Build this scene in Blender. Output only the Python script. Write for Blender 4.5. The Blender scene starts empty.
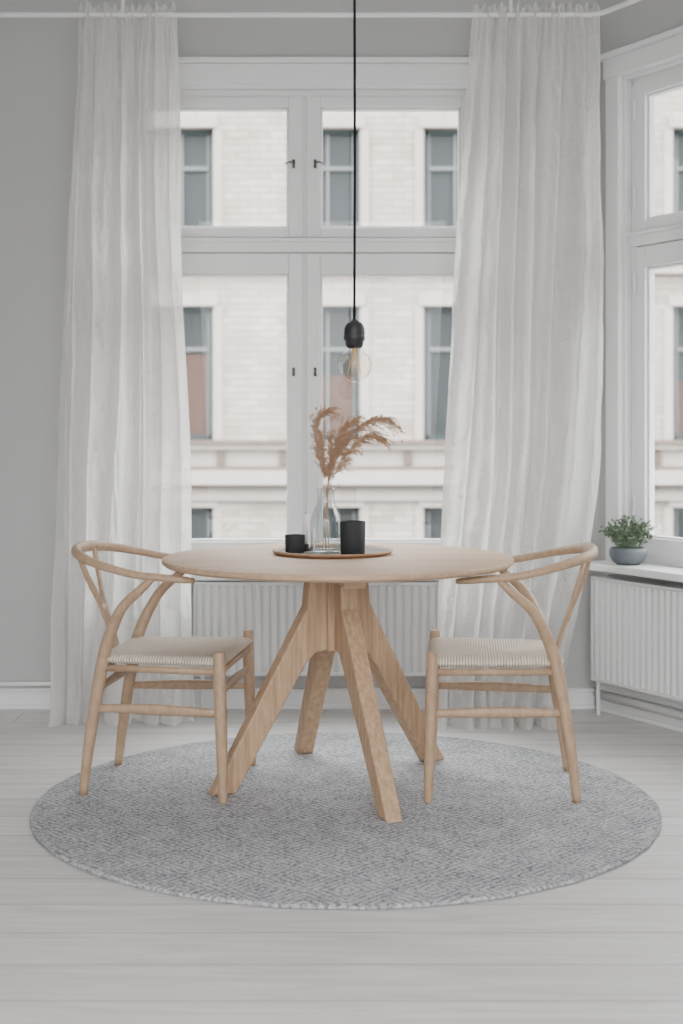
import bpy, bmesh, math, random
from mathutils import Vector, Matrix, noise
random.seed(7)
S = bpy.context.scene
COL = S.collection

# ------------------------------------------------------------------ materials
def newmat(name):
    m = bpy.data.materials.new(name); m.use_nodes = True
    nt = m.node_tree
    b = nt.nodes.get('Principled BSDF')
    return m, nt, b, nt.nodes.get('Material Output')
def N(nt, t, **kw):
    n = nt.nodes.new(t)
    for k, v in kw.items():
        setattr(n, k, v)
    return n
def simple(name, col, rough=0.5, metal=0.0, bump=0.0, bscale=50, var=0.06, coord='Object', spec=0.5):
    m, nt, b, o = newmat(name)
    tc = N(nt, 'ShaderNodeTexCoord')
    nz = N(nt, 'ShaderNodeTexNoise'); nz.inputs['Scale'].default_value = bscale; nz.inputs['Detail'].default_value = 4
    nt.links.new(tc.outputs[coord], nz.inputs['Vector'])
    mx = N(nt, 'ShaderNodeMixRGB')
    mx.inputs[1].default_value = (*[c*(1-var) for c in col], 1)
    mx.inputs[2].default_value = (*[min(1, c*(1+var)) for c in col], 1)
    nt.links.new(nz.outputs['Fac'], mx.inputs[0])
    nt.links.new(mx.outputs[0], b.inputs['Base Color'])
    b.inputs['Roughness'].default_value = rough
    b.inputs['Metallic'].default_value = metal
    b.inputs['Specular IOR Level'].default_value = spec
    if bump > 0:
        bp = N(nt, 'ShaderNodeBump'); bp.inputs['Strength'].default_value = bump; bp.inputs['Distance'].default_value = 0.003
        nt.links.new(nz.outputs['Fac'], bp.inputs['Height'])
        nt.links.new(bp.outputs[0], b.inputs['Normal'])
    return m
def wood(name, c1, c2, stretch=(1, 14, 14), scale=6, rough=0.5, planks=0):
    m, nt, b, o = newmat(name)
    tc = N(nt, 'ShaderNodeTexCoord'); mp = N(nt, 'ShaderNodeMapping')
    mp.inputs['Scale'].default_value = stretch
    nt.links.new(tc.outputs['Object'], mp.inputs['Vector'])
    n1 = N(nt, 'ShaderNodeTexNoise'); n1.inputs['Scale'].default_value = scale; n1.inputs['Detail'].default_value = 6; n1.inputs['Distortion'].default_value = 0.6
    n2 = N(nt, 'ShaderNodeTexNoise'); n2.inputs['Scale'].default_value = scale*5; n2.inputs['Detail'].default_value = 3
    for n in (n1, n2): nt.links.new(mp.outputs[0], n.inputs['Vector'])
    ad = N(nt, 'ShaderNodeMath', operation='MULTIPLY_ADD'); ad.inputs[1].default_value = 0.35
    nt.links.new(n2.outputs['Fac'], ad.inputs[0]); nt.links.new(n1.outputs['Fac'], ad.inputs[2])
    r = N(nt, 'ShaderNodeValToRGB')
    r.color_ramp.elements[0].position = 0.42; r.color_ramp.elements[0].color = (*c2, 1)
    r.color_ramp.elements[1].position = 0.85; r.color_ramp.elements[1].color = (*c1, 1)
    nt.links.new(ad.outputs[0], r.inputs[0])
    last = r.outputs[0]
    if planks:
        br = N(nt, 'ShaderNodeTexBrick'); br.offset = 0.0
        br.inputs['Scale'].default_value = 1; br.inputs['Brick Width'].default_value = 3.0; br.inputs['Row Height'].default_value = planks
        br.inputs['Mortar Size'].default_value = 0.0006
        br.inputs['Color1'].default_value = (1.05, 1.05, 1.05, 1); br.inputs['Color2'].default_value = (0.90, 0.89, 0.88, 1); br.inputs['Mortar'].default_value = (0.7, 0.66, 0.62, 1)
        ml = N(nt, 'ShaderNodeMapping'); ml.inputs['Location'].default_value = (1.5, 0, 0)
        nt.links.new(tc.outputs['Object'], ml.inputs['Vector']); nt.links.new(ml.outputs[0], br.inputs['Vector'])
        mx = N(nt, 'ShaderNodeMixRGB', blend_type='MULTIPLY'); mx.inputs[0].default_value = 1
        nt.links.new(last, mx.inputs[1]); nt.links.new(br.outputs['Color'], mx.inputs[2]); last = mx.outputs[0]
    nt.links.new(last, b.inputs['Base Color'])
    b.inputs['Roughness'].default_value = rough
    bp = N(nt, 'ShaderNodeBump'); bp.inputs['Strength'].default_value = 0.15; bp.inputs['Distance'].default_value = 0.002
    nt.links.new(ad.outputs[0], bp.inputs['Height']); nt.links.new(bp.outputs[0], b.inputs['Normal'])
    return m

M_top = wood('oak_top', (0.55, 0.385, 0.255), (0.40, 0.26, 0.165), (1, 16, 16), 4, planks=0.105)
M_leg = wood('oak_leg', (0.51, 0.345, 0.215), (0.31, 0.19, 0.11), (14, 14, 0.9), 6)
M_chair = wood('oak_chair', (0.43, 0.295, 0.19), (0.33, 0.215, 0.13), (9, 9, 5), 6, 0.45)
M_wall = simple('wall_paint', (0.44, 0.44, 0.435), 0.85, bump=0.05, bscale=60, var=0.02)
M_ceil = simple('ceiling_paint', (0.75, 0.75, 0.75), 0.9, var=0.02)
M_white = simple('white_gloss_paint', (0.74, 0.742, 0.74), 0.35, var=0.02, bscale=8)
M_rad = simple('radiator_enamel', (0.66, 0.662, 0.66), 0.35, var=0.02, bscale=8)
M_black = simple('black_bakelite', (0.02, 0.021, 0.023), 0.45)
M_cup = simple('charcoal_ceramic', (0.03, 0.031, 0.034), 0.7, bump=0.2, bscale=80, var=0.25, spec=0.3)
M_cord = simple('black_cable', (0.012, 0.012, 0.013), 0.8, spec=0.2)
M_brass = simple('brass', (0.70, 0.45, 0.18), 0.3, metal=1.0)
M_metal = simple('dark_metal', (0.15, 0.14, 0.13), 0.35, metal=1.0)
M_candle = simple('wax', (0.85, 0.84, 0.80), 0.5, var=0.02)
M_tray = simple('tray_bronze', (0.06, 0.042, 0.032), 0.5, metal=0.2)
M_trayrim = simple('tray_rim', (0.36, 0.21, 0.12), 0.45, metal=0.2)
M_grass = simple('dried_grass', (0.46, 0.30, 0.19), 0.8, var=0.3, bscale=25)
M_leaf = simple('leaf_green', (0.12, 0.17, 0.10), 0.6, var=0.45, bscale=40)
M_soil = simple('soil', (0.05, 0.035, 0.025), 0.9, bump=0.6)
M_pot = simple('pot_bluegrey', (0.11, 0.125, 0.14), 0.6, bump=0.15, bscale=60, var=0.25)

def glassmat(name, refl=0.08, tint=(1, 1, 1), rough=0.0, edge=0.55, edgedark=None):
    m, nt, b, o = newmat(name)
    nt.nodes.remove(b)
    lw = N(nt, 'ShaderNodeLayerWeight'); lw.inputs[0].default_value = 0.35
    t = N(nt, 'ShaderNodeBsdfTransparent'); t.inputs[0].default_value = (*tint, 1)
    if edgedark:
        cr = N(nt, 'ShaderNodeValToRGB')
        cr.color_ramp.elements[0].position = 0.45; cr.color_ramp.elements[0].color = (*tint, 1)
        cr.color_ramp.elements[1].position = 0.95; cr.color_ramp.elements[1].color = (*edgedark, 1)
        nt.links.new(lw.outputs['Facing'], cr.inputs[0]); nt.links.new(cr.outputs[0], t.inputs[0])
    g = N(nt, 'ShaderNodeBsdfGlossy'); g.inputs['Roughness'].default_value = rough
    mm = N(nt, 'ShaderNodeMath', operation='MULTIPLY_ADD'); mm.inputs[1].default_value = edge; mm.inputs[2].default_value = refl
    nt.links.new(lw.outputs['Facing'], mm.inputs[0])
    mx = N(nt, 'ShaderNodeMixShader')
    nt.links.new(mm.outputs[0], mx.inputs[0]); nt.links.new(t.outputs[0], mx.inputs[1]); nt.links.new(g.outputs[0], mx.inputs[2])
    nt.links.new(mx.outputs[0], o.inputs[0])
    return m
def paneglass():
    m, nt, b, o = newmat('window_glass')
    nt.nodes.remove(b)
    t = N(nt, 'ShaderNodeBsdfTransparent'); t.inputs[0].default_value = (0.97, 0.985, 0.98, 1)
    g = N(nt, 'ShaderNodeBsdfGlossy'); g.inputs['Roughness'].default_value = 0.0
    mx = N(nt, 'ShaderNodeMixShader'); mx.inputs[0].default_value = 0.03
    nt.links.new(t.outputs[0], mx.inputs[1]); nt.links.new(g.outputs[0], mx.inputs[2])
    nt.links.new(mx.outputs[0], o.inputs[0])
    return m
M_pane = paneglass()
M_vase = glassmat('vase_glass', 0.04, (0.92, 0.94, 0.94), edge=0.35, edgedark=(0.55, 0.58, 0.58))
M_bulb = glassmat('bulb_glass', 0.03, (0.97, 0.94, 0.90), edge=0.22, edgedark=(0.5, 0.46, 0.42))

def curtainmat():
    m, nt, b, o = newmat('sheer_linen')
    nt.nodes.remove(b)
    tc = N(nt, 'ShaderNodeTexCoord')
    nz = N(nt, 'ShaderNodeTexNoise'); nz.inputs['Scale'].default_value = 14; nz.inputs['Detail'].default_value = 6; nz.inputs['Distortion'].default_value = 1.8
    nt.links.new(tc.outputs['Object'], nz.inputs['Vector'])
    bp = N(nt, 'ShaderNodeBump'); bp.inputs['Strength'].default_value = 0.6; bp.inputs['Distance'].default_value = 0.025
    nt.links.new(nz.outputs['Fac'], bp.inputs['Height'])
    d = N(nt, 'ShaderNodeBsdfDiffuse'); d.inputs[0].default_value = (0.82, 0.813, 0.805, 1)
    t = N(nt, 'ShaderNodeBsdfTranslucent'); t.inputs[0].default_value = (0.92, 0.90, 0.88, 1)
    tr = N(nt, 'ShaderNodeBsdfTransparent')
    nt.links.new(bp.outputs[0], d.inputs['Normal'])
    nt.links.new(bp.outputs[0], t.inputs['Normal'])
    a = N(nt, 'ShaderNodeMixShader'); a.inputs[0].default_value = 0.58
    c = N(nt, 'ShaderNodeMixShader'); c.inputs[0].default_value = 0.13
    nt.links.new(d.outputs[0], a.inputs[1]); nt.links.new(t.outputs[0], a.inputs[2])
    nt.links.new(a.outputs[0], c.inputs[1]); nt.links.new(tr.outputs[0], c.inputs[2])
    nt.links.new(c.outputs[0], o.inputs[0])
    return m
M_curtain = curtainmat()

def floormat():
    m, nt, b, o = newmat('whitewashed_planks')
    tc = N(nt, 'ShaderNodeTexCoord')
    mo = N(nt, 'ShaderNodeMapping'); mo.inputs['Location'].default_value = (1.3, 0.06, 0)
    nt.links.new(tc.outputs['Object'], mo.inputs['Vector'])
    br = N(nt, 'ShaderNodeTexBrick'); br.offset = 0.37
    br.inputs['Scale'].default_value = 1; br.inputs['Brick Width'].default_value = 7.5; br.inputs['Row Height'].default_value = 0.19
    br.inputs['Mortar Size'].default_value = 0.0026; br.inputs['Mortar Smooth'].default_value = 0.2
    br.inputs['Color1'].default_value = (0.54, 0.53, 0.52, 1); br.inputs['Color2'].default_value = (0.61, 0.60, 0.59, 1)
    br.inputs['Mortar'].default_value = (0.27, 0.255, 0.24, 1)
    nt.links.new(mo.outputs[0], br.inputs['Vector'])
    mp = N(nt, 'ShaderNodeMapping'); mp.inputs['Scale'].default_value = (0.7, 7, 1)
    nt.links.new(tc.outputs['Object'], mp.inputs['Vector'])
    nz = N(nt, 'ShaderNodeTexNoise'); nz.inputs['Scale'].default_value = 3; nz.inputs['Detail'].default_value = 7; nz.inputs['Distortion'].default_value = 1.6
    nt.links.new(mp.outputs[0], nz.inputs['Vector'])
    r = N(nt, 'ShaderNodeValToRGB')
    r.color_ramp.elements[0].position = 0.3; r.color_ramp.elements[0].color = (0.84, 0.815, 0.79, 1)
    r.color_ramp.elements[1].position = 0.66; r.color_ramp.elements[1].color = (1.05, 1.05, 1.05, 1)
    nt.links.new(nz.outputs['Fac'], r.inputs[0])
    mx = N(nt, 'ShaderNodeMixRGB', blend_type='MULTIPLY'); mx.inputs[0].default_value = 1
    nt.links.new(br.outputs['Color'], mx.inputs[1]); nt.links.new(r.outputs[0], mx.inputs[2])
    vo = N(nt, 'ShaderNodeTexVoronoi'); vo.inputs['Scale'].default_value = 2.6
    nt.links.new(tc.outputs['Object'], vo.inputs['Vector'])
    rk = N(nt, 'ShaderNodeValToRGB')
    rk.color_ramp.elements[0].position = 0.018; rk.color_ramp.elements[0].color = (0.58, 0.49, 0.42, 1)
    rk.color_ramp.elements[1].position = 0.055; rk.color_ramp.elements[1].color = (1, 1, 1, 1)
    nt.links.new(vo.outputs['Distance'], rk.inputs[0])
    m2 = N(nt, 'ShaderNodeMixRGB', blend_type='MULTIPLY'); m2.inputs[0].default_value = 1
    nt.links.new(mx.outputs[0], m2.inputs[1]); nt.links.new(rk.outputs[0], m2.inputs[2])
    nt.links.new(m2.outputs[0], b.inputs['Base Color'])
    b.inputs['Roughness'].default_value = 0.42
    bp = N(nt, 'ShaderNodeBump'); bp.inputs['Strength'].default_value = 0.12; bp.inputs['Distance'].default_value = 0.003
    nt.links.new(nz.outputs['Fac'], bp.inputs['Height']); nt.links.new(bp.outputs[0], b.inputs['Normal'])
    return m
M_floor = floormat()

def M(nt, op, a, b=None, c=None):
    n = N(nt, 'ShaderNodeMath', operation=op)
    for i, v in enumerate((a, b, c)):
        if v is None: continue
        if isinstance(v, (int, float)): n.inputs[i].default_value = v
        else: nt.links.new(v, n.inputs[i])
    return n.outputs[0]

def rugmat():
    m, nt, b, o = newmat('rug_diamond_weave')
    tc = N(nt, 'ShaderNodeTexCoord'); sp = N(nt, 'ShaderNodeSeparateXYZ')
    wn = N(nt, 'ShaderNodeTexNoise'); wn.inputs['Scale'].default_value = 22; wn.inputs['Detail'].default_value = 3
    nt.links.new(tc.outputs['Object'], wn.inputs['Vector'])
    nt.links.new(tc.outputs['Object'], sp.inputs[0])
    P = 0.21
    def tri(x, p):
        f = M(nt, 'FRACT', M(nt, 'DIVIDE', x, p))
        return M(nt, 'ABSOLUTE', M(nt, 'SUBTRACT', f, 0.5))
    dx = tri(sp.outputs[0], P); dy = tri(sp.outputs[1], P)
    d = M(nt, 'ADD', dx, dy)
    d = M(nt, 'ADD', d, M(nt, 'MULTIPLY', wn.outputs['Fac'], 0.10))
    s = M(nt, 'SINE', M(nt, 'MULTIPLY', d, 2*math.pi*8))
    fine = N(nt, 'ShaderNodeTexNoise'); fine.inputs['Scale'].default_value = 130; fine.inputs['Detail'].default_value = 2
    nt.links.new(tc.outputs['Object'], fine.inputs['Vector'])
    big = N(nt, 'ShaderNodeTexNoise'); big.inputs['Scale'].default_value = 10; big.inputs['Detail'].default_value = 3
    nt.links.new(tc.outputs['Object'], big.inputs['Vector'])
    v = M(nt, 'MULTIPLY_ADD', s, 0.15, 0.5)
    v = M(nt, 'ADD', v, M(nt, 'MULTIPLY', M(nt, 'SUBTRACT', fine.outputs['Fac'], 0.5), 1.7))
    v = M(nt, 'ADD', v, M(nt, 'MULTIPLY', M(nt, 'SUBTRACT', big.outputs['Fac'], 0.5), 0.4))
    r = N(nt, 'ShaderNodeValToRGB')
    r.color_ramp.elements[0].position = 0.10; r.color_ramp.elements[0].color = (0.135, 0.14, 0.153, 1)
    r.color_ramp.elements[1].position = 0.90; r.color_ramp.elements[1].color = (0.54, 0.54, 0.548, 1)
    nt.links.new(v, r.inputs[0]); nt.links.new(r.outputs[0], b.inputs['Base Color'])
    b.inputs['Roughness'].default_value = 0.95; b.inputs['Specular IOR Level'].default_value = 0.1
    bp = N(nt, 'ShaderNodeBump'); bp.inputs['Strength'].default_value = 0.8; bp.inputs['Distance'].default_value = 0.004
    nt.links.new(v, bp.inputs['Height']); nt.links.new(bp.outputs[0], b.inputs['Normal'])
    return m
M_rug = rugmat()

def seatmat():
    m, nt, b, o = newmat('paper_cord')
    tc = N(nt, 'ShaderNodeTexCoord'); sp = N(nt, 'ShaderNodeSeparateXYZ')
    nt.links.new(tc.outputs['Object'], sp.inputs[0])
    x = M(nt, 'SUBTRACT', sp.outputs[0], 0.015); y = sp.outputs[1]
    sel = M(nt, 'GREATER_THAN', M(nt, 'MULTIPLY', M(nt, 'ABSOLUTE', x), 1.15), M(nt, 'ABSOLUTE', y))
    fr = 2*math.pi/0.009
    sx = M(nt, 'SINE', M(nt, 'MULTIPLY', x, fr)); sy = M(nt, 'SINE', M(nt, 'MULTIPLY', y, fr))
    mx = N(nt, 'ShaderNodeMixRGB')
    nt.links.new(sel, mx.inputs[0]); nt.links.new(sx, mx.inputs[1]); nt.links.new(sy, mx.inputs[2])
    mm = M(nt, 'MULTIPLY_ADD', mx.outputs[0], 0.5, 0.5)
    nz = N(nt, 'ShaderNodeTexNoise'); nz.inputs['Scale'].default_value = 60
    nt.links.new(tc.outputs['Object'], nz.inputs['Vector'])
    mc = M(nt, 'ADD', mm, M(nt, 'MULTIPLY', M(nt, 'SUBTRACT', nz.outputs['Fac'], 0.5), 0.6))
    r = N(nt, 'ShaderNodeValToRGB')
    r.color_ramp.elements[0].position = 0.0; r.color_ramp.elements[0].color = (0.36, 0.29, 0.21, 1)
    r.color_ramp.elements[1].position = 0.55; r.color_ramp.elements[1].color = (0.70, 0.63, 0.53, 1)
    nt.links.new(mc, r.inputs[0]); nt.links.new(r.outputs[0], b.inputs['Base Color'])
    b.inputs['Roughness'].default_value = 0.8
    bp = N(nt, 'ShaderNodeBump'); bp.inputs['Strength'].default_value = 0.6; bp.inputs['Distance'].default_value = 0.003
    nt.links.new(mm, bp.inputs['Height']); nt.links.new(bp.outputs[0], b.inputs['Normal'])
    return m
M_seat = seatmat()

def facademat():
    m, nt, b, o = newmat('facade_brick')
    tc = N(nt, 'ShaderNodeTexCoord'); sp = N(nt, 'ShaderNodeSeparateXYZ'); cb = N(nt, 'ShaderNodeCombineXYZ')
    nt.links.new(tc.outputs['Object'], sp.inputs[0])
    nt.links.new(sp.outputs[0], cb.inputs[0]); nt.links.new(sp.outputs[2], cb.inputs[1])
    br = N(nt, 'ShaderNodeTexBrick'); br.inputs['Scale'].default_value = 1
    br.inputs['Brick Width'].default_value = 0.30; br.inputs['Row Height'].default_value = 0.10; br.inputs['Mortar Size'].default_value = 0.012
    br.inputs['Color1'].default_value = (0.52, 0.465, 0.42, 1); br.inputs['Color2'].default_value = (0.39, 0.34, 0.30, 1)
    br.inputs['Mortar'].default_value = (0.32, 0.28, 0.25, 1)
    nt.links.new(cb.outputs[0], br.inputs['Vector'])
    nz = N(nt, 'ShaderNodeTexNoise'); nz.inputs['Scale'].default_value = 1.4; nz.inputs['Detail'].default_value = 6
    nt.links.new(tc.outputs['Object'], nz.inputs['Vector'])
    r = N(nt, 'ShaderNodeValToRGB')
    r.color_ramp.elements[0].position = 0.3; r.color_ramp.elements[0].color = (0.72, 0.69, 0.66, 1)
    r.color_ramp.elements[1].position = 0.7; r.color_ramp.elements[1].color = (1.05, 1.05, 1.05, 1)
    nt.links.new(nz.outputs['Fac'], r.inputs[0])
    mx = N(nt, 'ShaderNodeMixRGB', blend_type='MULTIPLY'); mx.inputs[0].default_value = 1
    nt.links.new(br.outputs['Color'], mx.inputs[1]); nt.links.new(r.outputs[0], mx.inputs[2])
    nt.links.new(mx.outputs[0], b.inputs['Base Color'])
    b.inputs['Roughness'].default_value = 0.9
    return m
M_fac = facademat()
M_stone = simple('facade_stone', (0.40, 0.355, 0.32), 0.9, var=0.12, bscale=3)
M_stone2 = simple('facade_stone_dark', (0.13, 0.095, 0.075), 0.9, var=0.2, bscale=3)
M_fglass = simple('facade_glass', (0.022, 0.028, 0.031), 0.35, var=0.5, bscale=0.8, spec=0.3)
M_fframe = simple('facade_frame', (0.014, 0.028, 0.031), 0.6)
M_fsash = simple('facade_sash_light', (0.12, 0.125, 0.125), 0.6)
M_blind = simple('facade_blind', (0.070, 0.034, 0.024), 0.8, var=0.3, bscale=2)
M_street = simple('asphalt', (0.08, 0.08, 0.08), 0.9)

# ------------------------------------------------------------------ mesh helpers
def empty(name, loc=(0, 0, 0), rotz=0):
    e = bpy.data.objects.new(name, None); COL.objects.link(e)
    e.location = loc; e.rotation_euler = (0, 0, rotz); e.empty_display_size = 0.1
    return e
def obj(name, bm, mat, parent=None, smooth=False, loc=(0, 0, 0), rotz=0, bevel=0, autos=None):
    me = bpy.data.meshes.new(name)
    bmesh.ops.recalc_face_normals(bm, faces=bm.faces)
    bm.to_mesh(me); bm.free()
    ms = mat if isinstance(mat, (list, tuple)) else [mat]
    for k in ms: me.materials.append(k)
    if smooth:
        for p in me.polygons: p.use_smooth = True
    o = bpy.data.objects.new(name, me); COL.objects.link(o)
    o.location = loc; o.rotation_euler = (0, 0, rotz)
    if parent: o.parent = parent
    if bevel > 0:
        bv = o.modifiers.new('bevel', 'BEVEL'); bv.width = bevel; bv.segments = 3; bv.limit_method = 'ANGLE'; bv.angle_limit = math.radians(35)
    return o
def box(bm, x0, x1, y0, y1, z0, z1, mi=0):
    vs = [bm.verts.new((x, y, z)) for z in (z0, z1) for y in (y0, y1) for x in (x0, x1)]
    for f in ((0, 1, 3, 2), (4, 6, 7, 5), (0, 4, 5, 1), (1, 5, 7, 3), (3, 7, 6, 2), (2, 6, 4, 0)):
        fc = bm.faces.new([vs[i] for i in f]); fc.material_index = mi
def lathe(bm, prof, seg=48, c=(0, 0, 0), mi=0):
    rings = []
    for r, z in prof:
        if r < 1e-5: rings.append([bm.verts.new((c[0], c[1], c[2]+z))])
        else: rings.append([bm.verts.new((c[0]+r*math.cos(2*math.pi*i/seg), c[1]+r*math.sin(2*math.pi*i/seg), c[2]+z)) for i in range(seg)])
    for a, b in zip(rings, rings[1:]):
        for i in range(seg):
            j = (i+1) % seg
            if len(a) == 1 and len(b) == 1: continue
            if len(a) == 1: f = bm.faces.new((a[0], b[i], b[j]))
            elif len(b) == 1: f = bm.faces.new((a[i], a[j], b[0]))
            else: f = bm.faces.new((a[i], a[j], b[j], b[i]))
            f.material_index = mi
def catmull(pts, n=8):
    P = [Vector(p) for p in pts]; out = []
    E = [P[0]*2-P[1]] + P + [P[-1]*2-P[-2]]
    for i in range(1, len(E)-2):
        for k in range(n):
            t = k/n; a, b, c, d = E[i-1], E[i], E[i+1], E[i+2]
            out.append(0.5*((2*b)+(c-a)*t+(2*a-5*b+4*c-d)*t*t+(3*b-a-3*c+d)*t**3))
    out.append(P[-1].copy()); return out
def interp(vals, n):
    out = []
    for i in range(len(vals)-1):
        for k in range(n):
            t = k/n; out.append(vals[i]*(1-t)+vals[i+1]*t)
    out.append(vals[-1]); return out
def sweep(bm, pts, ra, rb, ref=(0, 0, 1), seg=14, ex=2.0, mi=0):
    pts = [Vector(p) for p in pts]; n = len(pts)
    if isinstance(ra, (int, float)): ra = [ra]*n
    if isinstance(rb, (int, float)): rb = [rb]*n
    ref = Vector(ref); rings = []
    for i, p in enumerate(pts):
        T = (pts[min(i+1, n-1)]-pts[max(i-1, 0)]).normalized()
        sd = T.cross(ref).normalized(); up = sd.cross(T)
        ring = []
        for k in range(seg):
            a = 2*math.pi*k/seg; cx, sx = math.cos(a), math.sin(a)
            u = math.copysign(abs(cx)**(2/ex), cx); v = math.copysign(abs(sx)**(2/ex), sx)
            ring.append(bm.verts.new(p+sd*u*ra[i]+up*v*rb[i]))
        rings.append(ring)
    for a, b in zip(rings, rings[1:]):
        for k in range(seg):
            j = (k+1) % seg
            bm.faces.new((a[k], a[j], b[j], b[k])).material_index = mi
    bm.faces.new(rings[0][::-1]).material_index = mi; bm.faces.new(rings[-1]).material_index = mi
def wall_with_holes(bm, x0, x1, z0, z1, y0, y1, holes):
    xs = sorted(set([x0, x1]+[h[0] for h in holes]+[h[1] for h in holes]))
    zs = sorted(set([z0, z1]+[h[2] for h in holes]+[h[3] for h in holes]))
    for a, b in zip(xs, xs[1:]):
        run = None
        for c, d in zip(zs, zs[1:]):
            mxx, mz = (a+b)/2, (c+d)/2
            inside = any(h[0] < mxx < h[1] and h[2] < mz < h[3] for h in holes)
            if not inside:
                if run is None: run = [c, d]
                else: run[1] = d
            else:
                if run: box(bm, a, b, y0, y1, *run); run = None
        if run: box(bm, a, b, y0, y1, *run)

# ------------------------------------------------------------------ layout constants
WY = 5.73; CX = 1.07; CEIL = 3.12; ANG = math.radians(-60)
ZB1, ZB2, ZT = 0.565, 0.60, 2.60
BACK = -1.4

bm = bmesh.new(); box(bm, -2.4, 3.2, BACK, 6.1, -0.12, 0.0); obj('floor', bm, M_floor)
bm = bmesh.new(); box(bm, -2.4, 3.2, BACK, 6.1, CEIL, CEIL+0.12); obj('ceiling', bm, M_ceil)

WX0, WX1 = -0.91, 0.60
R0, R1 = 0.145, 1.45
bm = bmesh.new(); wall_with_holes(bm, -2.4, CX+0.10, 0.0, CEIL, WY, WY+0.22, [(WX0, WX1, ZB1, ZT)])
obj('wall_back', bm, M_wall)
LR = 2.6
bm = bmesh.new(); wall_with_holes(bm, 0.0, LR, 0.0, CEIL, 0.0, 0.12, [(R0, R1, ZB2, ZT)])
obj('wall_right', bm, M_wall, loc=(CX, WY, 0), rotz=ANG)
ex, ey = CX+LR*0.5, WY-LR*0.866
bm = bmesh.new(); box(bm, ex, ex+0.3, BACK, ey, 0, CEIL); obj('wall_side', bm, M_wall)
bm = bmesh.new(); box(bm, -2.4, -2.1, BACK, WY, 0, CEIL); obj('wall_left', bm, M_wall)

def window(name, x0, x1, ZB, loc, rotz, WTH):
    e = empty(name, loc, rotz)
    bm = bmesh.new()
    cx = (x0+x1)/2; y = 0.03
    cw = 0.075
    box(bm, x0-cw, x0+0.005, -0.025, 0.01, ZB-0.02, ZT+cw)
    box(bm, x1-0.005, x1+cw, -0.025, 0.01, ZB-0.02, ZT+cw)
    box(bm, x0-cw-0.01, x1+cw+0.01, -0.03, 0.01, ZT-0.005, ZT+cw)
    box(bm, x0-cw-0.03, x1+cw+0.03, -0.05, 0.01, ZT+cw, ZT+cw+0.022)
    box(bm, x0, x0+0.02, 0.0, WTH, ZB, ZT); box(bm, x1-0.02, x1, 0.0, WTH, ZB, ZT)
    box(bm, x0, x1, 0.0, WTH, ZT-0.02, ZT); box(bm, x0, x1, 0.0, WTH, ZB, ZB+0.02)
    f = 0.032
    box(bm, x0+0.02, x0+0.02+f, y, y+0.075, ZB+0.02, ZT-0.02)
    box(bm, x1-0.02-f, x1-0.02, y, y+0.075, ZB+0.02, ZT-0.02)
    box(bm, x0+0.02, x1-0.02, y, y+0.075, ZT-0.02-f, ZT-0.02)
    box(bm, x0+0.02, x1-0.02, y, y+0.075, ZB+0.02, ZB+0.06)
    ZTR0, ZTR1 = 1.900, 1.957
    box(bm, x0+0.02, x1-0.02, y-0.012, y+0.08, ZTR0, ZTR1)
    box(bm, x0+0.02, x1-0.02, y-0.028, y+0.02, ZTR1-0.016, ZTR1)
    box(bm, cx-0.018, cx+0.018, y+0.012, y+0.075, ZB+0.04, ZT-0.03)
    obj('frame', bm, M_white, e, bevel=0.004)
    bm = bmesh.new(); bg = bmesh.new()
    for (a, b) in ((x0+0.02+f-0.01, cx-0.008), (cx+0.008, x1-0.02-f+0.01)):
        for (c, d) in ((ZB+0.05, ZTR0-0.004), (ZTR1+0.004, ZT-0.02-f+0.01)):
            s = 0.058; tb = 0.085 if d < 2.2 else 0.050
            bt = 0.075 if d < 2.2 else 0.042
            y0, y1 = y+0.0, y+0.045
            box(bm, a, a+s, y0, y1, c, d); box(bm, b-s, b, y0, y1, c, d)
            box(bm, a+s, b-s, y0, y1, d-tb, d); box(bm, a+s, b-s, y0, y1, c, c+bt)
            q = 0.010
            box(bm, a+s, a+s+q, y0+0.015, y1, c+bt, d-tb); box(bm, b-s-q, b-s, y0+0.015, y1, c+bt, d-tb)
            box(bm, a+s, b-s, y0+0.015, y1, d-tb-q, d-tb); box(bm, a+s, b-s, y0+0.015, y1, c+bt, c+bt+q)
            box(bg, a+s, b-s, y0+0.026, y0+0.030, c+bt, d-tb)
    obj('sash', bm, M_white, e, bevel=0.004)
    obj('glass', bg, M_pane, e)
    bm = bmesh.new()
    for sx in (-1, 1):
        for z in (2.27, 1.40):
            px = cx+sx*0.045
            box(bm, px-0.006, px+0.006, y-0.005, y, z-0.018, z+0.018)
            if z > 2:
                sweep(bm, catmull([(px, y-0.006, z), (px+sx*0.015, y-0.026, z+0.004), (px+sx*0.035, y-0.024, z-0.004)], 4), 0.004, 0.004, ref=(0, 0, 1), seg=8)
    obj('latch', bm, M_metal, e, smooth=True)
    bm = bmesh.new()
    for hx in (x0+0.045, x1-0.045):
        for z in (0.85, 1.75, 2.1, 2.45):
            lathe(bm, [(0, -0.04), (0.007, -0.04), (0.007, 0.04), (0, 0.04)], 10, (hx, y-0.006, z))
    obj('hinge', bm, M_white, e, smooth=False)
    return e
window('window_1', WX0, WX1, ZB1, (0, WY, 0), 0, 0.22)
window('window_2', R0, R1, ZB2, (CX, WY, 0), ANG, 0.12)

bm = bmesh.new(); box(bm, WX0-0.10, WX1+0.10, -0.12, -0.031, ZB1-0.022, ZB1+0.008); obj('windowsill', bm, M_white, bevel=0.006, loc=(0, WY, 0))
bm = bmesh.new(); box(bm, 0.09, 1.6, -0.17, -0.001, ZB2-0.005, ZB2+0.025); obj('windowsill', bm, M_white, bevel=0.006, loc=(CX, WY, 0), rotz=ANG)

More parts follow.
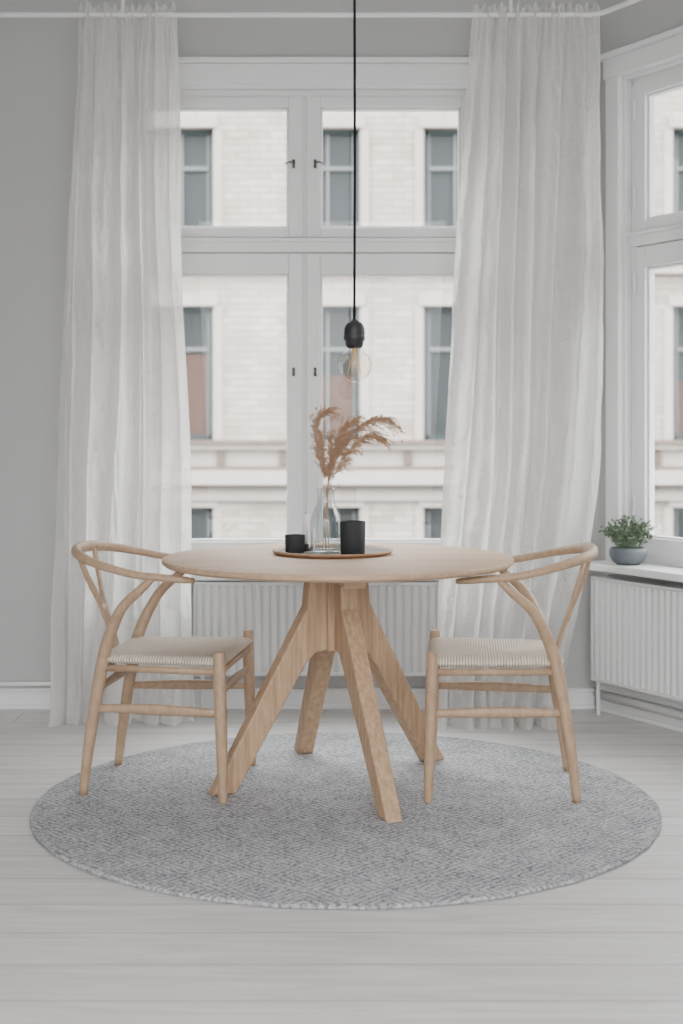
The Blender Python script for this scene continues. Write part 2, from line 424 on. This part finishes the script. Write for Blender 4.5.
def baseboard(name, L0, L1, loc, rotz, h=0.085):
    bm = bmesh.new()
    box(bm, L0, L1, -0.02, 0.0, 0.0, h-0.013)
    box(bm, L0, L1, -0.026, 0.0, h-0.013, h)
    box(bm, L0, L1, -0.034, 0.0, 0.0, 0.018)
    obj(name, bm, M_white, loc=loc, rotz=rotz, bevel=0.004)
baseboard('baseboard_back', -2.1, CX-0.02, (0, WY, 0), 0)
baseboard('baseboard_right', 0.02, LR, (CX, WY, 0), ANG, 0.115)
bm = bmesh.new(); box(bm, -2.1, -2.08, BACK, WY-0.03, 0, 0.085); obj('baseboard_left', bm, M_white, bevel=0.004)
bm = bmesh.new(); box(bm, -2.1, CX, -0.03, 0, 2.985, 3.02); box(bm, -2.1, CX, -0.045, 0, 3.02, 3.03)
obj('trim_1', bm, M_white, loc=(0, WY, 0), bevel=0.004)
bm = bmesh.new(); box(bm, 0.03, LR, -0.03, 0, 2.985, 3.02); obj('trim_2', bm, M_white, loc=(CX, WY, 0), rotz=ANG, bevel=0.004)
bm = bmesh.new()
r_ = 0.009
sweep(bm, [(-2.08, WY-0.042, 0.108), (-0.62, WY-0.042, 0.108)], r_, r_, seg=12)
d_ = Vector((0.5, -0.866, 0)); o_ = Vector((CX, WY, 0))+Vector((-0.866, -0.5, 0))*0.058
sweep(bm, [o_+d_*0.06+Vector((0, 0, 0.075)), o_+d_*2.2+Vector((0, 0, 0.075))], 0.020, 0.020, seg=14)
obj('heating_pipe', bm, M_white, smooth=True)

def radiator(name, L, z0, z1, loc, rotz):
    e = empty(name, loc, rotz)
    bm = bmesh.new()
    pitch = 0.034; n = int(L/pitch)
    prof = []
    for i in range(n):
        x = i*pitch
        prof += [(x, 0.0), (x+0.010, -0.010), (x+0.024, -0.010), (x+0.034, 0.0)]
    vs = []
    for (x, y) in prof:
        vs.append((bm.verts.new((x, -0.085+y, z0+0.01)), bm.verts.new((x, -0.085+y, z1-0.012))))
    for a, b in zip(vs, vs[1:]):
        if (a[0].co-b[0].co).length > 1e-5:
            bm.faces.new((a[0], b[0], b[1], a[1]))
    Lx = n*pitch
    box(bm, -0.005, Lx+0.005, -0.098, -0.02, z1-0.014, z1)
    box(bm, -0.005, Lx+0.005, -0.098, -0.02, z0, z0+0.014)
    box(bm, -0.006, 0.004, -0.098, -0.02, z0, z1); box(bm, Lx-0.004, Lx+0.006, -0.098, -0.02, z0, z1)
    box(bm, 0, Lx, -0.07, -0.03, z0+0.02, z1-0.02)
    obj('panel', bm, M_rad, e, bevel=0.003)
    bm = bmesh.new()
    for x in (0.12, Lx-0.12):
        box(bm, x-0.015, x+0.015, -0.035, -0.001, z0+0.05, z1-0.05)
    for x in (0.03, Lx-0.03):
        sweep(bm, [(x, -0.088, z0+0.01), (x, -0.088, 0.0)], 0.008, 0.008, ref=(1, 0, 0), seg=10)
    obj('bracket_and_pipe', bm, M_rad, e)
    return e
radiator('radiator', 1.26, 0.15, 0.535, (-0.60, WY, 0), 0)
e = radiator('radiator', 1.5, 0.135, 0.56, (CX, WY, 0), ANG)
e.location = Vector((CX, WY, 0)) + Vector((0.5, -0.866, 0))*0.07

# ------------------------------------------------------------------ curtain rail + curtains
RY = 5.45; RZ = 2.80
bm = bmesh.new()
sweep(bm, [(-2.09, RY, RZ), (0.98, RY, RZ), (1.03, RY-0.03, RZ), (1.06, RY-0.08, RZ), (1.62, RY-1.05, RZ)], 0.010, 0.010, seg=10)
for x, y in ((-1.86, RY), (-0.865, RY), (0.67, RY), (1.33, RY-0.547)):
    sweep(bm, [(x, y, RZ), (x, y, CEIL)], 0.007, 0.007, ref=(1, 0, 0), seg=10)
    lathe(bm, [(0, 0), (0.025, 0), (0.025, 0.012), (0, 0.012)], 16, (x, y, CEIL-0.012))
obj('curtain_rail', bm, M_white, smooth=False)

def curtain(name, tl, tr, bl, br, z0, z1, nf, seed, edge=None, ph=0.0, pool=0.06):
    bm = bmesh.new(); NU, NV = 360, 190; g = []
    for j in range(NV+1):
        v = j/NV
        z = z1+(z0-z1)*v
        e = v**0.8
        L = tl+(bl-tl)*e; R = tr+(br-tr)*e
        if edge: L, R = edge(v, L, R)
        row = []
        topk = min(1, v*9)
        k = max(0, (v-0.965)/0.035)
        for i in range(NU+1):
            u = i/NU
            wob = noise.noise(Vector((u*2.6+seed, v*0.6, seed)))
            wob2 = noise.noise(Vector((u*7.0+seed, v*1.7, seed+5)))
            phs = 2*math.pi*nf*(u+0.13*wob)+ph+wob2*1.5
            A = 0.037*(0.30+1.8*abs(noise.noise(Vector((u*4+seed*2, v*0.9, 1.7)))))
            y = RY + A*(0.45+0.75*topk)*math.sin(phs) + 0.013*topk*math.sin(phs*2.3+1+3*v)
            cr = noise.noise(Vector((u*12+v*7, v*11, seed)))*0.020 + noise.noise(Vector((u*26-v*14, v*24, seed+3)))*0.011 + noise.noise(Vector((u*50, v*50, seed+7)))*0.004
            y += cr*topk
            # gathered heading tape
            y += 0.013*(1-topk)*math.sin(2*math.pi*nf*3.1*u+1)
            x = L+(R-L)*u + 0.014*topk*math.cos(phs+0.6)*min(1, u*8, (1-u)*8) + 0.014*noise.noise(Vector((u*3, v*4, seed+9)))*topk
            zz = z + (0.011*math.sin(2*math.pi*nf*2.1*u) if j == 0 else 0)
            if k > 0:
                f = 0.5+0.5*math.sin(phs)
                y -= pool*k*(0.35+0.9*(1-f))
                zz = z0 + (z-z0)*(0.35+0.65*(1-k)) + 0.012*k*(0.5+0.5*math.sin(phs*3+2))*(1-k)
                zz = max(z0, zz)
            row.append(bm.verts.new((x, y, zz)))
        g.append(row)
    for a, b in zip(g, g[1:]):
        for i in range(NU): bm.faces.new((a[i], a[i+1], b[i+1], b[i]))
    return obj(name, bm, M_curtain, smooth=True)
curtain('sheer_curtain', -1.04, -0.655, -1.14, -0.580, 0.004, 2.838, 5.5, 3.3, pool=0.04)
def edgeR(v, L, R):
    R = 1.02 + 0.012*math.sin(v*3) - (0.18*max(0, (v-0.62)/0.38)**1.3)
    return L, R
curtain('sheer_curtain', 0.525, 1.015, 0.36, 0.90, 0.004, 2.838, 7, 8.1, edge=edgeR, ph=1.2, pool=0.10)

# ------------------------------------------------------------------ rug
RGX, RGY, RGR = 0.013, 4.27, 0.955
bm = bmesh.new(); seg = 240
prof = [(0, 0.0), (RGR-0.004, 0.0), (RGR, 0.003), (RGR, 0.008), (RGR-0.004, 0.011), (RGR-0.02, 0.012), (0.5, 0.012), (0, 0.012)]
lathe(bm, prof, seg)
for v in bm.verts:
    r = math.hypot(v.co.x, v.co.y)
    if r > 0.9:
        a = math.atan2(v.co.y, v.co.x)
        k = 1+0.0035*noise.noise(Vector((math.cos(a)*9, math.sin(a)*9, 0)))
        v.co.x *= k; v.co.y *= k
obj('round_rug', bm, M_rug, loc=(RGX, RGY, 0.0005))
RT = 0.0127

# ------------------------------------------------------------------ table
TX, TY, TH, TR = -0.012, 4.50, 0.744, 0.572
tb = empty('dining_table', (TX, TY, RT))
H = TH-RT
bm = bmesh.new()
lathe(bm, [(0, H), (TR-0.008, H), (TR-0.002, H-0.003), (TR, H-0.008), (TR-0.001, H-0.016), (TR-0.012, H-0.024), (TR-0.07, H-0.030), (0, H-0.030)], 128)
o = obj('tabletop', bm, M_top, tb, smooth=True)
m = o.modifiers.new('es', 'EDGE_SPLIT'); m.split_angle = math.radians(28)
zb = H-0.030
bm = bmesh.new()
for sgn in (0, 1):
    a = math.radians(8 if sgn == 0 else 98)
    L = 0.42 if sgn == 0 else 0.40
    b2 = bmesh.new(); box(b2, -L, L, -0.035, 0.035, zb-0.032-0.0015*sgn, zb)
    for v in b2.verts:
        if v.co.z < zb-0.01: v.co.x *= 0.93
    bmesh.ops.rotate(b2, verts=b2.verts, cent=(0, 0, 0), matrix=Matrix.Rotation(a, 3, 'Z'))
    tmp = bpy.data.meshes.new('t'); b2.to_mesh(tmp); bm.from_mesh(tmp); b2.free()
obj('underframe', bm, M_top, tb, bevel=0.003)
def tleg(deg, i, R=0.465):
    poly = [(0.022, zb), (0.105, zb), (0.118, 0.575), (R, 0.0), (R-0.08, 0.0), (0.125, 0.39), (0.09, 0.425), (0.022, 0.435)]
    bm = bmesh.new(); w = 0.029
    A = [bm.verts.new((r, -w*(1.0 if z > 0.3 else 0.9), z)) for r, z in poly]
    B = [bm.verts.new((r, w*(1.0 if z > 0.3 else 0.9), z)) for r, z in poly]
    bm.faces.new(A); bm.faces.new(B[::-1])
    n = len(poly)
    for k in range(n): bm.faces.new((A[k], B[k], B[(k+1) % n], A[(k+1) % n]))
    obj('leg_%d' % i, bm, M_leg, tb, rotz=math.radians(deg), bevel=0.007)
for i, (d, R) in enumerate(((204, 0.44), (289, 0.52), (40, 0.465), (107, 0.465))): tleg(d, i+1, R)
bm = bmesh.new(); box(bm, -0.05, 0.05, -0.05, 0.05, 0.43, zb-0.002)
obj('hub', bm, M_leg, tb, rotz=math.radians(20), bevel=0.004)
bm = bmesh.new(); box(bm, -0.085, 0.085, -0.03, 0.03, 0.425, 0.455)
obj('brace', bm, M_leg, tb, rotz=math.radians(155), bevel=0.003)

# ------------------------------------------------------------------ chairs (local +x = front)
def chair(loc, rotz):
    e = empty('dining_chair', (loc[0], loc[1], 0), rotz)
    z0 = RT
    FX, BX = 0.205, -0.18; FW, BW = 0.235, 0.195
    for k, s in enumerate((-1, 1)):
        bm = bmesh.new()
        pts = catmull([(FX+0.012, s*(FW+0.004), z0), (FX+0.006, s*FW, 0.22), (FX, s*FW, 0.40), (FX, s*FW, 0.475)], 8)
        rr = interp([0.0135, 0.0185, 0.0195, 0.0165], 8)
        sweep(bm, pts, rr, rr, ref=(1, 0, 0), seg=18)
        obj('front_leg_%d' % (k+1), bm, M_chair, e, smooth=True, bevel=0.003)
        bm = bmesh.new()
        pts = catmull([(-0.240, s*(BW+0.0), z0), (-0.216, s*BW, 0.20), (BX, s*BW, 0.41), (-0.155, s*(BW+0.012), 0.50), (-0.105, s*(BW+0.045), 0.60), (-0.04, s*(BW+0.068), 0.662), (0.0, s*(BW+0.072), 0.700)], 8)
        rr = interp([0.0135, 0.0185, 0.0205, 0.019, 0.0165, 0.014, 0.011], 8)
        sweep(bm, pts, rr, rr, ref=(0, 1, 0), seg=18)
        obj('rear_leg_%d' % (k+1), bm, M_chair, e, smooth=True)
    bm = bmesh.new(); cp = []; ra = []; rb = []
    n = 44
    for i in range(n+1):
        t = i/n; th = math.pi/2 + math.pi*t
        c, s_ = math.cos(th), math.sin(th)
        x = -0.02 + 0.285*math.copysign(abs(c)**0.9, c); y = 0.268*math.copysign(abs(s_)**0.8, s_)
        back = abs(c)
        cp.append((x, y, 0.708+0.064*back**1.1))
        ra.append(0.0125+0.003*back); rb.append(0.0125+0.006*back**3)
    arm = lambda s: [(0.130, s*0.250, 0.694), (0.10, s*0.259, 0.697), (0.045, s*0.266, 0.703)]
    P = arm(1)+cp+arm(-1)[::-1]
    RA = [0.012, 0.017, 0.017]+[max(q, 0.0155) for q in ra]+[0.017, 0.017, 0.012]
    RB = [0.008, 0.011, 0.012]+rb+[0.012, 0.011, 0.008]
    sweep(bm, P, RA, RB, ref=(0, 0, 1), seg=16)
    obj('top_rail', bm, M_chair, e, smooth=True)
    bm = bmesh.new()
    stem = catmull([(-0.185, 0, 0.425), (-0.205, 0, 0.50), (-0.235, 0, 0.585)], 6)
    sweep(bm, stem, [0.030]*len(stem), 0.0065, ref=(-1, 0, 0), seg=14, ex=3.5)
    for s in (-1, 1):
        pr = catmull([(-0.222, s*0.012, 0.545), (-0.240, s*0.022, 0.60), (-0.268, s*0.06, 0.68), (-0.290, s*0.086, 0.760)], 6)
        sweep(bm, pr, interp([0.018, 0.016, 0.0155, 0.018], 6), 0.006, ref=(-1, 0, 0), seg=14, ex=3.5)
    obj('back_splat', bm, M_chair, e, smooth=True)
    bm = bmesh.new(); NX, NY = 26, 26; top = []; bot = []
    for i in range(NX+1):
        u = -1+2*i/NX; r1 = []; r2 = []
        for j in range(NY+1):
            v = -1+2*j/NY
            x = 0.5*(FX+0.018+BX-0.018)+u*0.5*(FX-BX+0.036)
            hw = BW+0.008+(FW-BW)*(u+1)/2
            y = v*hw
            edge = max(abs(u), abs(v)); rd = 1-max(0, (edge-0.86)/0.14)**2
            dish = -0.014*(1-u*u)*(1-v*v)
            dg = 0.004*math.exp(-((abs(u)-abs(v))/0.05)**2)
            r1.append(bm.verts.new((x, y, 0.441+0.016*rd+dish-dg)))
            r2.append(bm.verts.new((x, y, 0.437-0.014*rd)))
        top.append(r1); bot.append(r2)
    for i in range(NX):
        for j in range(NY):
            bm.faces.new((top[i][j], top[i+1][j], top[i+1][j+1], top[i][j+1]))
            bm.faces.new((bot[i][j], bot[i][j+1], bot[i+1][j+1], bot[i+1][j]))
    for i in range(NX):
        bm.faces.new((top[i][0], bot[i][0], bot[i+1][0], top[i+1][0])); bm.faces.new((top[i][NY], top[i+1][NY], bot[i+1][NY], bot[i][NY]))
    for j in range(NY):
        bm.faces.new((top[0][j], top[0][j+1], bot[0][j+1], bot[0][j])); bm.faces.new((top[NX][j], bot[NX][j], bot[NX][j+1], top[NX][j+1]))
    obj('seat', bm, M_seat, e, smooth=True)
    bm = bmesh.new()
    for s in (-1, 1):
        sweep(bm, [(BX, s*BW, 0.412), (FX, s*FW, 0.412)], 0.010, 0.011, seg=12)
        sweep(bm, catmull([(-0.20, s*BW, 0.285), (0.0, s*(BW+FW)/2, 0.288), (FX, s*FW, 0.285)], 6), interp([0.008, 0.0095, 0.008], 6), interp([0.012, 0.0175, 0.012], 6), seg=14)
    sweep(bm, [(BX, -BW, 0.412), (BX, BW, 0.412)], 0.010, 0.014, seg=12)
    sweep(bm, [(FX, -FW, 0.412), (FX, FW, 0.412)], 0.010, 0.011, seg=12)
    sweep(bm, catmull([(FX, -FW, 0.345), (FX, 0, 0.350), (FX, FW, 0.345)], 6), interp([0.008, 0.010, 0.008], 6), interp([0.011, 0.0165, 0.011], 6), seg=14)
    sweep(bm, catmull([(-0.19, -BW, 0.345), (-0.19, 0, 0.350), (-0.19, BW, 0.345)], 6), interp([0.008, 0.010, 0.008], 6), interp([0.011, 0.0165, 0.011], 6), seg=14)
    obj('stretchers', bm, M_chair, e, smooth=True)
    return e
chair((-0.550, 4.49), math.radians(-7))
chair((0.503, 4.45), math.radians(180-5))

# ------------------------------------------------------------------ tabletop items
Z = TH
bm = bmesh.new()
lathe(bm, [(0, 0), (0.185, 0), (0.198, 0.006), (0.202, 0.013), (0.199, 0.0145), (0.192, 0.0075), (0.18, 0.005), (0, 0.005)], 96)
for f in bm.faces:
    c = f.calc_center_median()
    f.material_index = 1 if math.hypot(c.x, c.y) > 0.186 else 0
obj('serving_tray', bm, [M_tray, M_trayrim], smooth=True, loc=(-0.03, 4.60, Z+0.0003))
ZT2 = Z+0.0058
def cup(r, h, x, y, t=0.004):
    bm = bmesh.new()
    lathe(bm, [(0, 0), (r*0.9, 0), (r*0.95, 0.003), (r, h-0.002), (r-t/2, h), (r-t, h-0.002), (r*0.95-t, 0.008), (0, 0.007)], 48)
    o = obj('stoneware_cup', bm, M_cup, smooth=True, loc=(x, y, ZT2))
    m = o.modifiers.new('es', 'EDGE_SPLIT'); m.split_angle = math.radians(50)
cup(0.034, 0.058, -0.155, 4.59); cup(0.042, 0.108, 0.037, 4.52)
bm = bmesh.new()
lathe(bm, [(0, 0), (0.026, 0), (0.026, 0.005), (0.012, 0.009), (0.0125, 0.022), (0, 0.022)], 24, mi=0)
lathe(bm, [(0, 0.012), (0.0105, 0.012), (0.0105, 0.118), (0.008, 0.121), (0, 0.119)], 24, mi=1)
lathe(bm, [(0, 0.118), (0.0012, 0.118), (0.0012, 0.128), (0, 0.128)], 8, mi=2)
obj('candle', bm, [M_cup, M_candle, M_black], smooth=True, loc=(-0.122, 4.66, ZT2))
VX, VY = -0.052, 4.58
bm = bmesh.new()
po = [(0, 0), (0.044, 0), (0.051, 0.005), (0.052, 0.03), (0.052, 0.100), (0.048, 0.125), (0.036, 0.150), (0.029, 0.165), (0.028, 0.20), (0.032, 0.208), (0.0325, 0.214)]
pi_ = [(0.0305, 0.214), (0.0262, 0.20), (0.0268, 0.165), (0.034, 0.148), (0.046, 0.123), (0.050, 0.099), (0.050, 0.012), (0, 0.010)]
lathe(bm, po+pi_, 48)
obj('glass_vase', bm, M_vase, smooth=True, loc=(VX, VY, ZT2))

cu = bpy.data.curves.new('dried_grass', 'CURVE'); cu.dimensions = '3D'; cu.bevel_depth = 0.001; cu.bevel_resolution = 1; cu.use_fill_caps = True
def spl(pts, rad):
    s = cu.splines.new('POLY'); s.points.add(len(pts)-1)
    for i, p in enumerate(pts):
        s.points[i].co = (*p, 1); s.points[i].radius = rad[i] if isinstance(rad, list) else rad
def plume(ctrl, start, nb, droop, seed, flen=0.06, wid=0.42):
    rnd = random.Random(seed)
    p = catmull(ctrl, 14); n = len(p)
    spl([tuple(q) for q in p], [1.6*(1-0.6*i/n) for i in range(n)])
    for k in range(nb):
        t = start+(1-start)*(k+rnd.random())/nb*0.97; i = min(n-2, int(t*(n-1))); q = p[i].lerp(p[i+1], t*(n-1)-int(t*(n-1)))
        T = (p[i+1]-p[i]).normalized()
        d = Vector((rnd.gauss(0, 1), rnd.gauss(0, 1), rnd.gauss(0, 1))).normalized()
        rel = (t-start)/(1-start)
        env = 0.5+0.65*math.sin(math.pi*min(1, 0.2+rel*0.65))
        L = flen*(0.5+0.9*rnd.random())*env
        v = (T+d*wid*(0.3+rnd.random())).normalized()
        br = []
        for j in range(7):
            s = j/6
            br.append(q+v*L*s+Vector((0, 0, -droop*L*s*s))+Vector((rnd.gauss(0, .0008), rnd.gauss(0, .0008), rnd.gauss(0, .0008))))
        spl([tuple(a) for a in br], [0.4, 0.45, 0.5, 0.5, 0.45, 0.4, 0.25])
        for h in range(9):
            s = 1+rnd.random()*4.99; a0 = br[int(s)]; a1 = br[int(s)+1]; c = a0.lerp(a1, s-int(s))
            dd = ((a1-a0).normalized()+Vector((rnd.gauss(0, 1), rnd.gauss(0, 1), rnd.gauss(-0.2, 1))).normalized()*0.65).normalized()
            l2 = 0.006+rnd.random()*0.009
            spl([tuple(c), tuple(c+dd*l2*0.5), tuple(c+dd*l2)], [0.3, 0.95, 0.25])
b0 = (0, 0, 0.012)
def P3(x, z, y=0.0): return (x, y, z)
plume([b0, P3(-0.006, 0.19, 0.004), P3(-0.016, 0.28), P3(-0.028, 0.37, -0.01), P3(-0.026, 0.44, -0.02), P3(0.004, 0.470, -0.02)], 0.38, 125, 0.35, 1, 0.055)
plume([(0.01, 0.01, 0.012), P3(0.000, 0.19, 0.01), P3(-0.004, 0.25, 0.01), P3(-0.012, 0.32, 0.02), P3(-0.020, 0.39, 0.03)], 0.43, 80, 0.35, 2, 0.048)
plume([(-0.01, 0, 0.012), P3(0.004, 0.19), P3(0.030, 0.30, -0.01), P3(0.080, 0.390, -0.02), P3(0.145, 0.440, -0.03), P3(0.198, 0.446, -0.03)], 0.40, 160, 0.5, 3, 0.066)
plume([(0.01, -0.01, 0.012), P3(0.008, 0.19), P3(0.034, 0.27, 0.02), P3(0.080, 0.340, 0.03), P3(0.125, 0.382, 0.03), P3(0.160, 0.388, 0.03)], 0.36, 140, 0.5, 4, 0.066)
plume([(0.0, 0.012, 0.012), P3(0.006, 0.19, -0.004), P3(0.020, 0.31, -0.03), P3(0.048, 0.390, -0.05), P3(0.090, 0.440, -0.05)], 0.38, 120, 0.4, 5, 0.060)
plume([(0.0, -0.012, 0.012), P3(0.004, 0.19, -0.004), P3(0.014, 0.26, -0.02), P3(0.030, 0.325, -0.03), P3(0.050, 0.38, -0.03)], 0.36, 100, 0.35, 6, 0.055)
plume([(0.0, 0.0, 0.012), P3(0.002, 0.19, 0.0), P3(0.006, 0.26, 0.02), P3(0.014, 0.33, 0.04), P3(0.016, 0.38, 0.05)], 0.43, 65, 0.3, 7, 0.045)
g = bpy.data.objects.new('dried_grass', cu); COL.objects.link(g); g.location = (VX, VY, ZT2); cu.materials.append(M_grass)

# ------------------------------------------------------------------ pendant lamp
PX, PY = 0.042, 4.50
pl = empty('pendant_lamp', (PX, PY, 0))
zk = 1.157+(430-320)/1377*PY
bm = bmesh.new()
sweep(bm, [(0, 0, zk-0.005), (0.0015, 0, zk+0.5), (0, 0, CEIL-0.02)], 0.0045, 0.0045, ref=(1, 0, 0), seg=10)
obj('cable', bm, M_cord, pl, smooth=True)
bm = bmesh.new()
lathe(bm, [(0, CEIL), (0.05, CEIL), (0.05, CEIL-0.012), (0.02, CEIL-0.03), (0, CEIL-0.032)], 32)
obj('ceiling_rose', bm, M_black, pl, smooth=True)
bm = bmesh.new()
lathe(bm, [(0, 0.004), (0.007, 0.003), (0.014, -0.004), (0.027, -0.012), (0.033, -0.026), (0.035, -0.046), (0.033, -0.050), (0.035, -0.053), (0.035, -0.064), (0.031, -0.068), (0.029, -0.082), (0.023, -0.092), (0, -0.092)], 36, (0, 0, zk))
obj('socket', bm, M_black, pl, smooth=True)
bm = bmesh.new(); R = 0.056; cz = -0.148
prof = [(0.019, -0.088), (0.020, -0.094)]
for k in range(0, 25):
    a = math.radians(62 - k*(152/24))
    prof.append((max(0, R*math.cos(a)), cz+R*math.sin(a)))
prof[-1] = (0, cz-R)
lathe(bm, prof, 48, (0, 0, zk))
obj('bulb', bm, M_bulb, pl, smooth=True)
bm = bmesh.new()
lathe(bm, [(0, -0.09), (0.007, -0.09), (0.0045, -0.115), (0.005, -0.125), (0, -0.127)], 12, (0, 0, zk))
for k in range(8):
    a = 2*math.pi*k/8; b_ = a+math.pi/8
    sweep(bm, [(0.012*math.cos(a), 0.012*math.sin(a), zk-0.122), (0.024*math.cos(b_), 0.024*math.sin(b_), zk-0.175)], 0.0010, 0.0010, ref=(1, 0.2, 0), seg=5)
obj('filament', bm, M_brass, pl)

# ------------------------------------------------------------------ potted plant on the right sill
ppx, ppy = 1.135, 5.455; zs = ZB2+0.0255
pp = empty('potted_plant', (ppx, ppy, zs))
bm = bmesh.new()
lathe(bm, [(0, 0), (0.045, 0), (0.062, 0.012), (0.074, 0.035), (0.074, 0.052), (0.068, 0.066), (0.063, 0.064), (0.066, 0.05), (0, 0.048)], 40)
obj('pot', bm, M_pot, pp, smooth=True)
bm = bmesh.new(); lathe(bm, [(0, 0.05), (0.065, 0.052), (0.0655, 0.048), (0, 0.046)], 30); obj('soil', bm, M_soil, pp)
bm = bmesh.new(); rnd = random.Random(11)
for k in range(85):
    a = rnd.random()*2*math.pi; sp_ = rnd.random()**0.6
    base = Vector((0.045*math.cos(a)*rnd.random(), 0.045*math.sin(a)*rnd.random(), 0.05))
    tip = Vector((0.125*sp_*math.cos(a), 0.075*sp_*math.sin(a), 0.07+0.10*(1-0.7*sp_)+rnd.random()*0.045))
    mid = (base+tip)/2+Vector((0, 0, 0.02))
    st = catmull([base, mid, tip], 5)
    sweep(bm, st, 0.0011, 0.0011, ref=(0.3, 0.9, 0.1), seg=5)
    for q in range(12):
        c = st[rnd.randrange(3, len(st))]
        d = Vector((rnd.gauss(0, 1), rnd.gauss(0, 1), rnd.gauss(0.3, 0.8))).normalized()
        s = d.cross(Vector((rnd.random(), rnd.random(), rnd.random()))).normalized()
        L = 0.010+rnd.random()*0.009; w = L*0.32
        nrm = d.cross(s)*0.002
        vs = [bm.verts.new(c), bm.verts.new(c+d*L*0.5+s*w+nrm), bm.verts.new(c+d*L), bm.verts.new(c+d*L*0.5-s*w+nrm)]
        bm.faces.new(vs)
obj('foliage', bm, M_leaf, pp)

# ------------------------------------------------------------------ building across the street
FY = 20.0; sc = FY/1377
def fz(py): return 1.157-(py-430)*sc
fac = empty('street_facade', (0, FY, 0))
rows = [(fz(250), fz(128)), (fz(440), fz(306)), (-2.0, fz(507)), (fz(250)+2.9+0.2, fz(128)+2.9+0.2)]
cols = [-9.0, -6.7, -4.5, -2.33, -0.20, 1.66, 3.4, 5.28, 7.4, 9.6, 11.8]
holes = []; W2 = 0.46
for (a, b) in rows:
    for c in cols: holes.append((c-W2, c+W2, a, b))
bm = bmesh.new(); wall_with_holes(bm, -14, 17, -5, 9.6, 0, 0.35, holes); obj('brickwork', bm, M_fac, fac)
bm = bmesh.new(); bgl = bmesh.new(); bbl = bmesh.new(); bst = bmesh.new(); bs2 = bmesh.new(); bsl = bmesh.new()
rnd = random.Random(5)
for k, (a, b, c, d) in enumerate(holes):
    f = 0.07
    box(bm, a, a+f, 0.12, 0.2, c, d); box(bm, b-f, b, 0.12, 0.2, c, d); box(bm, a, b, 0.12, 0.2, d-f, d); box(bm, a, b, 0.12, 0.2, c, c+f)
    zt = c+(d-c)*0.68
    box(bsl, a+f, b-f, 0.11, 0.2, zt-0.03, zt+0.03); box(bsl, (a+b)/2-0.02, (a+b)/2+0.02, 0.12, 0.2, c+f, d-f)
    box(bsl, a+f, a+f+0.025, 0.13, 0.2, c+f, d-f); box(bsl, b-f-0.025, b-f, 0.13, 0.2, c+f, d-f)
    box(bgl, a+0.02, b-0.02, 0.17, 0.18, c+0.02, d-0.02)
    if rnd.random() < 0.5 or k in (11+3, 11+4): box(bbl, a+0.1, b-0.1, 0.155, 0.165, c+0.05, c+(d-c)*rnd.uniform(0.45, 0.66))
    box(bst, a-0.1, b+0.1, -0.10, 0.1, c-0.10, c)
    box(bst, a-0.08, b+0.08, -0.06, 0.0, d, d+0.16)
    box(bst, a-0.14, a-0.02, -0.04, 0.0, c, d); box(bst, b+0.02, b+0.14, -0.04, 0.0, c, d)
obj('window_frames', bm, M_fframe, fac); obj('window_sashes', bsl, M_fsash, fac); obj('window_panes', bgl, M_fglass, fac); obj('blinds', bbl, M_blind, fac)
def band(t, y0, y1, out): box(t, -14, 17, -out, 0, fz(y1), fz(y0))
band(bst, 444, 449, 0.22); band(bst, 449, 466, 0.10); band(bst, 470, 484, 0.30); band(bst, 488, 500, 0.12)
band(bs2, 440, 444, 0.28); band(bs2, 466, 470, 0.20); band(bs2, 484, 488, 0.22)  # thin dark brown courses along the paler stone bands
band(bst, 268, 274, 0.10)
band(bst, 540, 546, 0.1)
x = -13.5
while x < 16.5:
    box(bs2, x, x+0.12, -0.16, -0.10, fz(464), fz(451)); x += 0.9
obj('stone_bands', bst, M_stone, fac); obj('stone_dark_courses', bs2, M_stone2, fac)
bm = bmesh.new(); box(bm, -40, 40, 7, 40, -5.2, -5.0); obj('street', bm, M_street)

# ------------------------------------------------------------------ light : overcast sky, brighter at the zenith
w = bpy.data.worlds.new('World'); S.world = w; w.use_nodes = True
nt = w.node_tree; bg = nt.nodes['Background']
tc = N(nt, 'ShaderNodeTexCoord'); sp = N(nt, 'ShaderNodeSeparateXYZ'); nt.links.new(tc.outputs['Generated'], sp.inputs[0])
mr = N(nt, 'ShaderNodeMapRange'); mr.inputs['From Min'].default_value = 0.0; mr.inputs['From Max'].default_value = 0.7
mr.inputs['To Min'].default_value = 2.8; mr.inputs['To Max'].default_value = 18.0
nt.links.new(sp.outputs[2], mr.inputs['Value']); nt.links.new(mr.outputs[0], bg.inputs[1])
bg.inputs[0].default_value = (0.985, 0.988, 1.0, 1)

# ------------------------------------------------------------------ camera
cam = bpy.data.cameras.new('camera'); co = bpy.data.objects.new('camera', cam); COL.objects.link(co)
co.location = (0, 0, 1.157); co.rotation_euler = (math.radians(90), 0, 0)
cam.sensor_fit = 'VERTICAL'; cam.sensor_height = 36; cam.sensor_width = 24; cam.lens = 1377/1024*36
cam.shift_y = -82/1024; cam.shift_x = 0
cam.dof.use_dof = True; cam.dof.focus_distance = 4.35; cam.dof.aperture_fstop = 2.8
cam.clip_end = 200
S.camera = co
